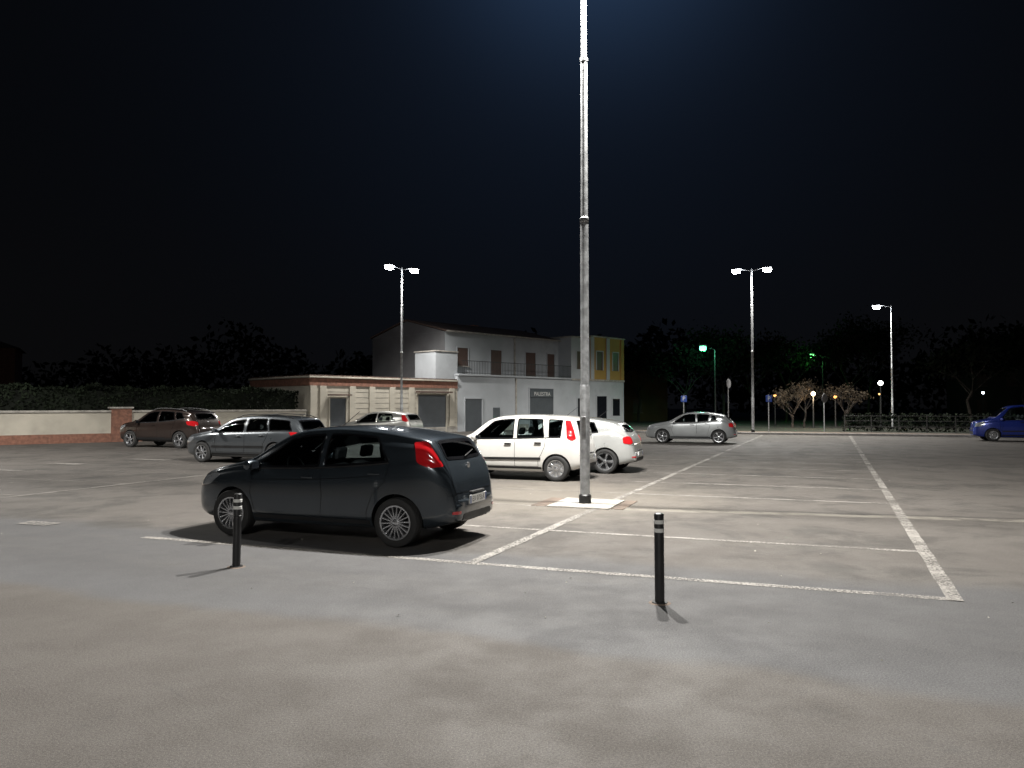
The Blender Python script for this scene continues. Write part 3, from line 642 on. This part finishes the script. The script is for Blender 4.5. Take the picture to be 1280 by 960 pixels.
mpv=dict(panda); mpv.update(W=.86,paint=paint('paint_blue',(.012,.03,.24),.3,.3),top=[(2.05,.62),(2.03,.80),(1.95,.94),(1.6,1.04),(1.3,1.11),(1.18,1.18),(.85,1.48),(.62,1.66),(.35,1.75),(-.3,1.79),(-1.5,1.78),(-1.86,1.74),(-1.94,1.62),(-1.99,1.3),(-2.02,1.0),(-2.04,.8),(-2.06,.6)],
    belt=[(2.05,.55),(1.95,.82),(1.6,.93),(1.2,1.0),(0,1.03),(-1.2,1.05),(-1.9,1.05),(-2.0,.92),(-2.04,.74),(-2.06,.53)],
    wid=wid(2.05,-2.06),bot=bot(2.05,-2.06,.2),R=.31,rim=.2,wf=1.3,wr=-1.32,tr=.75,win=[(1.0,.58,-.05,-.05),(-.16,-.16,-.95,-.95),(-1.06,-1.06,-1.72,-1.72)],
    ws=(1.18,.68,1.62,.58),rw=(1.08,.58,1.60,.56),
    lights=[('tail_light',[(-1.8,.62,1.5),(-1.74,.8,1.5),(-1.78,.8,.9),(-1.98,.7,.9)],(.5,-.87),M['red']),('head_light',[(1.98,.5,.70),(1.95,.52,.88),(1.7,.74,.96),(1.66,.8,.86),(1.8,.74,.72)],(-.75,-.66),M['clear'])],
    gaps=[[(1.0,-1),(1.0,.5),(.85,.34)],[(-.1,-1),(-.1,.34)],[(-1.0,-1),(-1.0,.34)],[(.85,.335),(-1.0,.335)]],handles=[.08,-.85],mir=.93,gate=(1.70,.62,.62),platez=.6,s1=.1,s2=-.8,ws_x=.7)
car('minivan_car',(24.9,37.7),mpv)

# ------------------------------------------------------------------ building complex
ang=math.atan2(.714,.70)
B=root('two_storey_house',(-11.4,43.3,0),ang)
def b(n,*a,**k): return bx(n,B,*a,**k)
# low annex
b('annex_wall',0,11.08,0,7,0,2.88,M['wallc'])
b('annex_band',-.04,11.06,-.05,7.05,2.88,3.32,M['brick'])
b('annex_cornice',-.12,11.05,-.14,7.1,3.32,3.42,M['wallc'],bev=.02)
b('annex_roof',0,11.05,0,7.02,3.421,3.50,M['tile'])
b('annex_plinth',-.02,11.07,-.03,-.001,0,.35,M['conc'])
for i,u in enumerate((.0,.62,2.6,4.0,5.5,7.0,10.35)):
    b(f'pilaster_{i}',u,u+.42,-.08,-.0,.36,2.875,M['wallc'],bev=.01)
for k in range(7): b(f'joint_{k}',.0,11.0,-.012,-.002,.62+k*.32,.64+k*.32,M['conc'])
def opening(n,u0,u1,z0,z1,w,leaf,fr=None,slats=False,ft_=.08):
    fr=fr or M['wallc']
    b(n+'_leaf',u0,u1,w-.018,w+.02,z0,z1,leaf)
    b(n+'_jamb_l',u0-ft_,u0,w-.06,w+.02,z0,z1,fr); b(n+'_jamb_r',u1,u1+ft_,w-.06,w+.02,z0,z1,fr); b(n+'_head',u0-ft_,u1+ft_,w-.07,w+.02,z1+.001,z1+ft_,fr)
    if slats:
        z=z0+.06
        while z<z1-.04: b(n+'_slat',u0+.02,u1-.02,w-.030,w-.0185,z,z+.03,leaf); z+=.14
opening('annex_door',1.29,2.36,0,2.17,0,M['metalg'],slats=True)
opening('annex_garage',7.72,10.05,0,2.42,0,M['metalg'],slats=True)
b('garage_canopy',7.5,10.25,-.5,-.085,2.56,2.66,M['shut']); b('door_canopy',1.1,2.55,-.4,-.085,2.32,2.40,M['shut'])
# house ground floor
b('house_ground_floor',11.10,29.7,0,9.7,0,3.75,M['wallw'])
b('terrace_ledge',11.06,22.78,-.16,1.3,3.751,3.87,M['wallw'],bev=.01)
b('terrace_tower',9.4,11.3,.25,2.4,3.46,5.3,M['wallw']); b('tower_cap',9.34,11.36,.19,2.46,5.3,5.38,M['conc'])
opening('house_door',11.75,13.3,0,2.2,0,M['metalg'],M['wallw'],slats=True)
opening('shop_shutter',18.1,20.7,0,3.0,0,M['metalg'],M['wallw'],slats=True)
b('shop_sign',18.15,20.65,-.10,-.032,2.35,2.85,M['metalg'])
tcv=bpy.data.curves.new('sign_text','FONT'); tcv.body='PALESTRA'; tcv.size=.40; tcv.align_x='CENTER'; tcv.align_y='CENTER'; tcv.materials.append(M['white'])
to=bpy.data.objects.new('sign_text',tcv); COL.objects.link(to); to.parent=B; to.location=(19.4,-.106,2.59); to.rotation_euler=(math.pi/2,0,0)
b('drainpipe',16.6,16.7,-.11,-.01,0,3.7,M['conc']); b('plinth',13.5,18.0,-.03,-.001,0,.4,M['conc'])
b('meter_box',14.4,15.0,-.08,-.001,.9,1.6,M['metalg'])
opening('entrance_1',23.6,24.6,0,2.3,0,M['dark'],M['wallw']); opening('entrance_2',26.0,27.3,0,2.5,0,M['dark'],M['wallw']); opening('entrance_3',28.1,29.1,.9,2.3,0,M['dark'],M['wallw'])
# upper floor
b('house_upper_floor',11.12,22.85,1.31,9.7,3.75,6.8,M['wallw']); b('side_shade',11.10,11.119,1.312,9.69,3.755,6.79,M['wallsh'])  # thin dark sheet over the white end wall stands in for its shade
for i,(u,z0,hw) in enumerate(((12.7,4.5,.5),(15.95,3.9,.55),(19.6,3.9,.55),(21.9,3.9,.42))):
    opening(f'upper_window_{i}',u-hw,u+hw,z0,5.75,1.31,M['shut'],M['wallw'],slats=True)
b('sill',12.1,13.3,1.18,1.308,4.43,4.496,M['conc'])
b('downpipe_u',17.8,17.89,1.2,1.3,3.9,6.75,M['conc'])
for k in range(75):
    u=11.5+k*.15; b('baluster',u,u+.018,-.09,-.072,3.87,4.75,M['rail'])
b('rail_top',11.4,22.75,-.10,-.06,4.75,4.79,M['rail']); b('rail_low',11.4,22.75,-.092,-.07,3.95,3.975,M['rail'])
rv=[(11.0,1.1,6.79),(23.0,1.1,6.79),(23.0,5.5,7.85),(11.0,5.5,7.85),(11.0,9.9,6.79),(23.0,9.9,6.79)]
rv2=[(x,y,z+.10) for x,y,z in rv]
mo('roof',rv+rv2,[(0,1,2,3),(3,2,5,4),(6,7,8,9),(9,8,11,10),(0,1,7,6),(4,5,11,10),(0,3,9,6),(3,4,10,9),(1,2,8,7),(2,5,11,8)],M['tile'],B)
mo('gable',[(11.10,1.31,6.795),(11.10,9.7,6.795),(11.10,5.5,7.80)],[(0,1,2)],M['wallsh'],B)
b('gutter',11.05,22.95,1.0,1.09,6.77,6.87,M['conc'])
b('chimney',18,18.6,6,6.6,7.2,8.1,M['brick'])
# right block
b('corner_block',22.86,25.2,0.002,9.7,3.752,7.05,M['wallw']); b('corner_cap',22.8,25.2,-.08,9.75,7.05,7.16,M['conc'])
opening('corner_window',23.5,24.6,4.6,6.0,.002,M['shut'],M['wallw'],slats=True)
b('yellow_block',25.2,29.7,.001,9.7,3.752,7.25,M['wally']); b('yellow_cap',25.2,29.8,-.08,9.75,7.25,7.36,M['conc'])
b('string_course',22.84,29.75,-.07,-.001,3.70,3.85,M['conc'])
for i,u in enumerate((25.25,27.3,29.25)): b(f'yellow_lesene_{i}',u,u+.42,-.06,-.001,3.86,7.24,M['wallw'] if i<2 else M['wally'],bev=.01)
opening('yellow_window_a',26.0,26.8,4.6,6.1,.001,M['shut'],M['wallw'],slats=True); opening('yellow_window_b',28.15,28.9,4.6,6.1,.001,M['shut'],M['wallw'],slats=True)

# perimeter wall + hedge
ang2=math.atan2(9.3,11.3)
Wl=root('boundary_wall',(-11.5,43.1,0),ang2)
bx('wall',Wl,-52,-.05,0,.25,.42,1.42,M['wallc']); bx('wall_base',Wl,-52,-.05,-.04,.29,0,.419,M['brick']); bx('coping',Wl,-52,-.05,-.07,.32,1.421,1.52,M['conc'],.01)
for k in range(7):
    x=-9.5-k*7.3+ (1 if k%2 else 0); bx(f'pier_{k}',Wl,x-.45,x+.45,-.10,.35,0,1.60,M['brick'],.01); bx(f'pier_cap_{k}',Wl,x-.52,x+.52,-.16,.42,1.601,1.68,M['conc'],.01)
hp=rng.uniform((-52,.35,0.9),(-.3,1.5,2.62),(26000,3))
nz_=np.sin(hp[:,0]*1.7)*.07+np.sin(hp[:,0]*4.1+1)*.06
face=rng.uniform(0,1,26000)
hp[:,2]=np.where(face<.35,2.55+nz_+rng.normal(0,.06,26000),hp[:,2]+nz_); hp[:,1]=np.where(face>=.35,.42+rng.exponential(.10,26000),hp[:,1])
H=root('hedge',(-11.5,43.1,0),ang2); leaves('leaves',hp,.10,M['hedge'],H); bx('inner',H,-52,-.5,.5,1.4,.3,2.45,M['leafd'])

# ------------------------------------------------------------------ trees
def tree(loc,h,cr,nl,seed,mat,name='tree',trunk=.16,size=.18):
    rr=random.Random(seed); r=root(name,loc,rr.uniform(0,6)); V=[];F=[]
    p=Vector((0,0,-.1)); rad=trunk; th=h*.38; ends=[]
    for k in range(4):
        q=Vector((rr.uniform(-.12,.12)*k,rr.uniform(-.12,.12)*k,th*(k+1)/4)); tube(V,F,p,q,rad,rad*.86,9); p=q; rad*=.86
    def grow(p,d,L,rad,lv):
        q=p+d*L; tube(V,F,p,q,rad,rad*.6,6); ends.append((q,lv))
        if lv<3:
            for _ in range(3 if lv<2 else 2):
                nd=(d+Vector((rr.uniform(-1,1),rr.uniform(-1,1),rr.uniform(-.3,.7)))*.75).normalized(); grow(q,nd,L*rr.uniform(.55,.8),rad*.6,lv+1)
    for k in range(5):
        a=k*1.256+rr.uniform(-.3,.3); d=Vector((math.cos(a)*.8,math.sin(a)*.8,rr.uniform(.6,1.5))).normalized(); grow(p-Vector((0,0,rr.uniform(0,.5))),d,h*.22*cr,rad*.6,0)
    mo('trunk_and_limbs',V,F,M['bark'],r,True,ang=60)
    pts=[]
    E=[q for q,l in ends if l>=1]
    for q in E:
        s=rr.uniform(.3,.75)*h/9
        k=int(nl/len(E)*rr.uniform(.3,1.7)); pts.append(np.array(q)+rng.normal(0,1,(max(k,2),3))*np.array((s,s,s*.7)))
    leaves('foliage',np.concatenate(pts),size,mat,r); return r
for i,(x,y,h,c_) in enumerate(((16.5,74,8,1),(21.5,78,10,1.1),(25,80,9,1),(13.5,82,8,1.1),(44,66,9,1.1),(37,62,7.5,1),(49,58,9,1.1),(43,54,7.5,1),(55,62,11,1.1),(33.5,76,10,1),(39,84,12,1.1),(30,84,10,1))):
    tree((x,y,0),h,c_,2600,i+10,M['leaf'] if i%3 else M['leafd'],size=.2,trunk=.17)
for i,(x,y,h) in enumerate(((20.6,56.5,3.3),(25.0,57.5,3.4),(22.8,60,3.6))):
    tree((x,y,.1),h,1.2,900,i+40,M['warmleaf'],size=.08,trunk=.10)
n=26000; X_=rng.uniform(-130,170,n); base=9.5+2.5*np.sin(X_*.11)+1.8*np.sin(X_*.29+1)+1.2*np.sin(X_*.71)
Zt=base*rng.beta(2,1.3,n); Yd=rng.uniform(100,118,n)+np.where(X_<5,10,0)
leaves('distant_trees',np.stack([X_,Yd,Zt],1),.55,M['leafd'])

# ------------------------------------------------------------------ far side verge, fence, signs, lamps
kr=math.atan2(-.354,.935)
G=root('verge',(14.7,46.3,0),kr)
bx('kerb',G,-7.5,45,-.001,.15,-.05,.125,M['kerb'],.015); bx('paving',G,-7.5,45,.151,2.6,-.05,.118,M['concd']); bx('lawn',G,-7.5,45,2.601,11,-.05,.124,M['grass'])
FN=root('metal_fence',(14.7,46.3,0),kr)
for k in range(22):
    u=5+k*1.5; bx('post',FN,u,u+.05,2.9,2.95,.1,1.15,M['rail'])
for z in(.45,.8,1.1): bx('rail',FN,5,36.6,2.912,2.938,z,z+.035,M['rail'])
hp=rng.uniform((5,4.6,.1),(40,5.7,1.25),(7000,3)); HH=root('hedge',(14.7,46.3,0),kr); leaves('leaves',hp,.11,M['hedge'],HH)
def sign(loc,h,kind,rz=kr):
    r=root('traffic_sign',loc,rz); lathe('post',r,[(0,0),(.03,0),(.03,h),(0,h)],M['galv'],12)
    if kind=='p':
        bx('panel',r,-.2,.2,-.05,-.035,h-.45,h-.05,M['blue'],.005)
        t=bpy.data.curves.new('p','FONT'); t.body='P'; t.size=.36; t.align_x='CENTER'; t.align_y='CENTER'; t.materials.append(M['white'])
        o=bpy.data.objects.new('letter',t); COL.objects.link(o); o.parent=r; o.location=(0,-.054,h-.25); o.rotation_euler=(math.pi/2,0,0)
    else:
        lathe('disc',r,[(0,-.05),(.28,-.05),(.28,-.035),(0,-.035)],M['housing'],28,'y',loc=(0,0,h-.32)); lathe('disc_face',r,[(0,-.034),(.24,-.034),(.24,-.035)],M['signred'],28,'y',loc=(0,0,h-.32))
sign((13.4,47.6,.12),3.3,'n',kr+1.2); sign((15.9,47.6,.12),2.3,'p',kr+.5); sign((10.9,48.8,.12),2.3,'p',kr+.5); sign((19.5,48,.12),2.4,'n',kr+.9)
def globe_lamp(loc,h,col,en,rad=.2,name='globe_street_lamp',em=16):
    r=root(name,loc); lathe('post',r,[(0,0),(.07,0),(.05,.6),(.035,h-.15),(0,h-.15)],M['rail'],14)
    m=pm('globe_glow',col,.3,var=0,emit=em,ecol=col); lathe('globe',r,[(0,h-rad)]+[(rad*math.sin(a),h-rad*math.cos(a)) for a in np.linspace(.25,2.9,10)]+[(0,h+rad)],m,20)
    lathe('cap',r,[(0,h+rad+.02),(rad*.9,h+rad*.6),(rad*.95,h+rad*.5)],M['rail'],20)
    if en:
        li=bpy.data.lights.new('pt','POINT'); li.energy=en; li.color=col; li.shadow_soft_size=rad; o=bpy.data.objects.new('light',li); COL.objects.link(o); o.parent=r; o.location=(0,-.35,h-.3)
globe_lamp((28.8,60,.1),3.4,(1,.97,.9),0,.18)
globe_lamp((21.8,55.6,.1),2.5,(1,.72,.45),130,.15)
globe_lamp((24.2,57.5,.1),2.3,(1,.45,.12),0,.12,em=3)
globe_lamp((22.6,66,0),2.6,(1,.5,.16),0,.12,em=3); globe_lamp((33.5,70,0),2.8,(1,.55,.2),0,.10,em=3)
globe_lamp((46,75,0),3.0,(.8,.88,1),0,.12)
def road_lamp(loc,h,col,en):
    r=root('road_lamp',loc,0); V=[];F=[]; tube(V,F,(0,0,0),(0,0,h-.3),.09,.05,12); tube(V,F,(0,0,h-.3),(-.9,-.3,h),.04,.035,10); mo('pole',V,F,M['rail'],r,True,ang=50)
    bx('head',r,-1.5,-.8,-.48,-.16,h-.02,h+.12,M['housing'],.04); m=pm('green_glow',col,.3,var=0,emit=5,ecol=col); bx('lens',r,-1.45,-.85,-.46,-.18,h-.40,h-.0,m,.12)
    li=bpy.data.lights.new('pt','POINT'); li.energy=en; li.color=col; li.shadow_soft_size=.2; o=bpy.data.objects.new('light',li); COL.objects.link(o); o.parent=r; o.location=(-1.15,-.3,h-.55)
road_lamp((18.0,68,0),7.0,(.16,1,.50),380); road_lamp((32.4,80,0),7.1,(.18,1,.25),130)
def simple_house(name,loc,rz,w,d,h,wall):
    r=root(name,loc,rz); bx('walls',r,0,w,0,d,0,h,wall)
    V=[(-.4,-.4,h),(w+.4,-.4,h),(w+.4,d+.4,h),(-.4,d+.4,h),(w*.25,d/2,h+1.6),(w*.75,d/2,h+1.6)]
    mo('roof',V,[(0,1,5,4),(1,2,5),(2,3,4,5),(3,0,4),(0,3,2,1)],M['tile'],r)
    for fl in range(int(h//3)):
        for k in range(int(w//3)):
            x=1.1+k*3; bx(f'window_{fl}_{k}',r,x,x+1.0,-.05,-.003,1+fl*3,2.4+fl*3,M['shut']); bx(f'sill_{fl}_{k}',r,x-.1,x+1.1,-.10,-.004,.9+fl*3,.99+fl*3,M['concd'])
M['wallyd']=pm('plaster_ochre_old',(.085,.055,.026),.9,var=.2,scale=.7,dirt=.3); M['walld']=pm('plaster_old',(.05,.045,.04),.9,var=.2,scale=.7)
simple_house('yellow_house',(12.2,84,0),.15,5,8,5.6,M['wallyd'])
simple_house('background_house',(-62,70,0),.5,14,9,7.5,M['brick'])
simple_house('background_house',(52,88,0),-.3,12,9,6.5,M['walld'])

# ------------------------------------------------------------------ world
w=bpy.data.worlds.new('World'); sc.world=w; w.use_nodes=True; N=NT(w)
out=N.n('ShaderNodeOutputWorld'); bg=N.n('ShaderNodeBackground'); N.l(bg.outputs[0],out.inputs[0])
tc=N.n('ShaderNodeTexCoord').outputs['Generated']
sp=N.n('ShaderNodeSeparateXYZ'); N.l(tc,sp.inputs[0])
c=N.mix(N.rng(sp.outputs[2],0,.35),(.0028,.0028,.0031),(.0018,.0021,.0028))
def glare_lobe(d,p):
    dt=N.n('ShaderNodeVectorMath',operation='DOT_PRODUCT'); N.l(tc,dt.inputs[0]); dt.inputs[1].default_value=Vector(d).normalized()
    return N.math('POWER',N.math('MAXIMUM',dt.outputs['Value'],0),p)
c=N.mix(glare_lobe((.07,.86,.50),16),c,(.0048,.0078,.0150))
c=N.mix(glare_lobe((.09,.83,.58),90),c,(.022,.045,.095)); N.l(c,bg.inputs[0]); bg.inputs[1].default_value=1.0  # blue lobes painted into the sky stand in for the lamp's glare

# ------------------------------------------------------------------ camera
cd=bpy.data.cameras.new('camera'); cd.lens=27; cd.sensor_width=36; cd.clip_end=1000; cd.clip_start=.05
co=bpy.data.objects.new('camera',cd); COL.objects.link(co); co.location=(0,0,1.75); co.rotation_euler=(math.radians(91.6),0,0); sc.camera=co
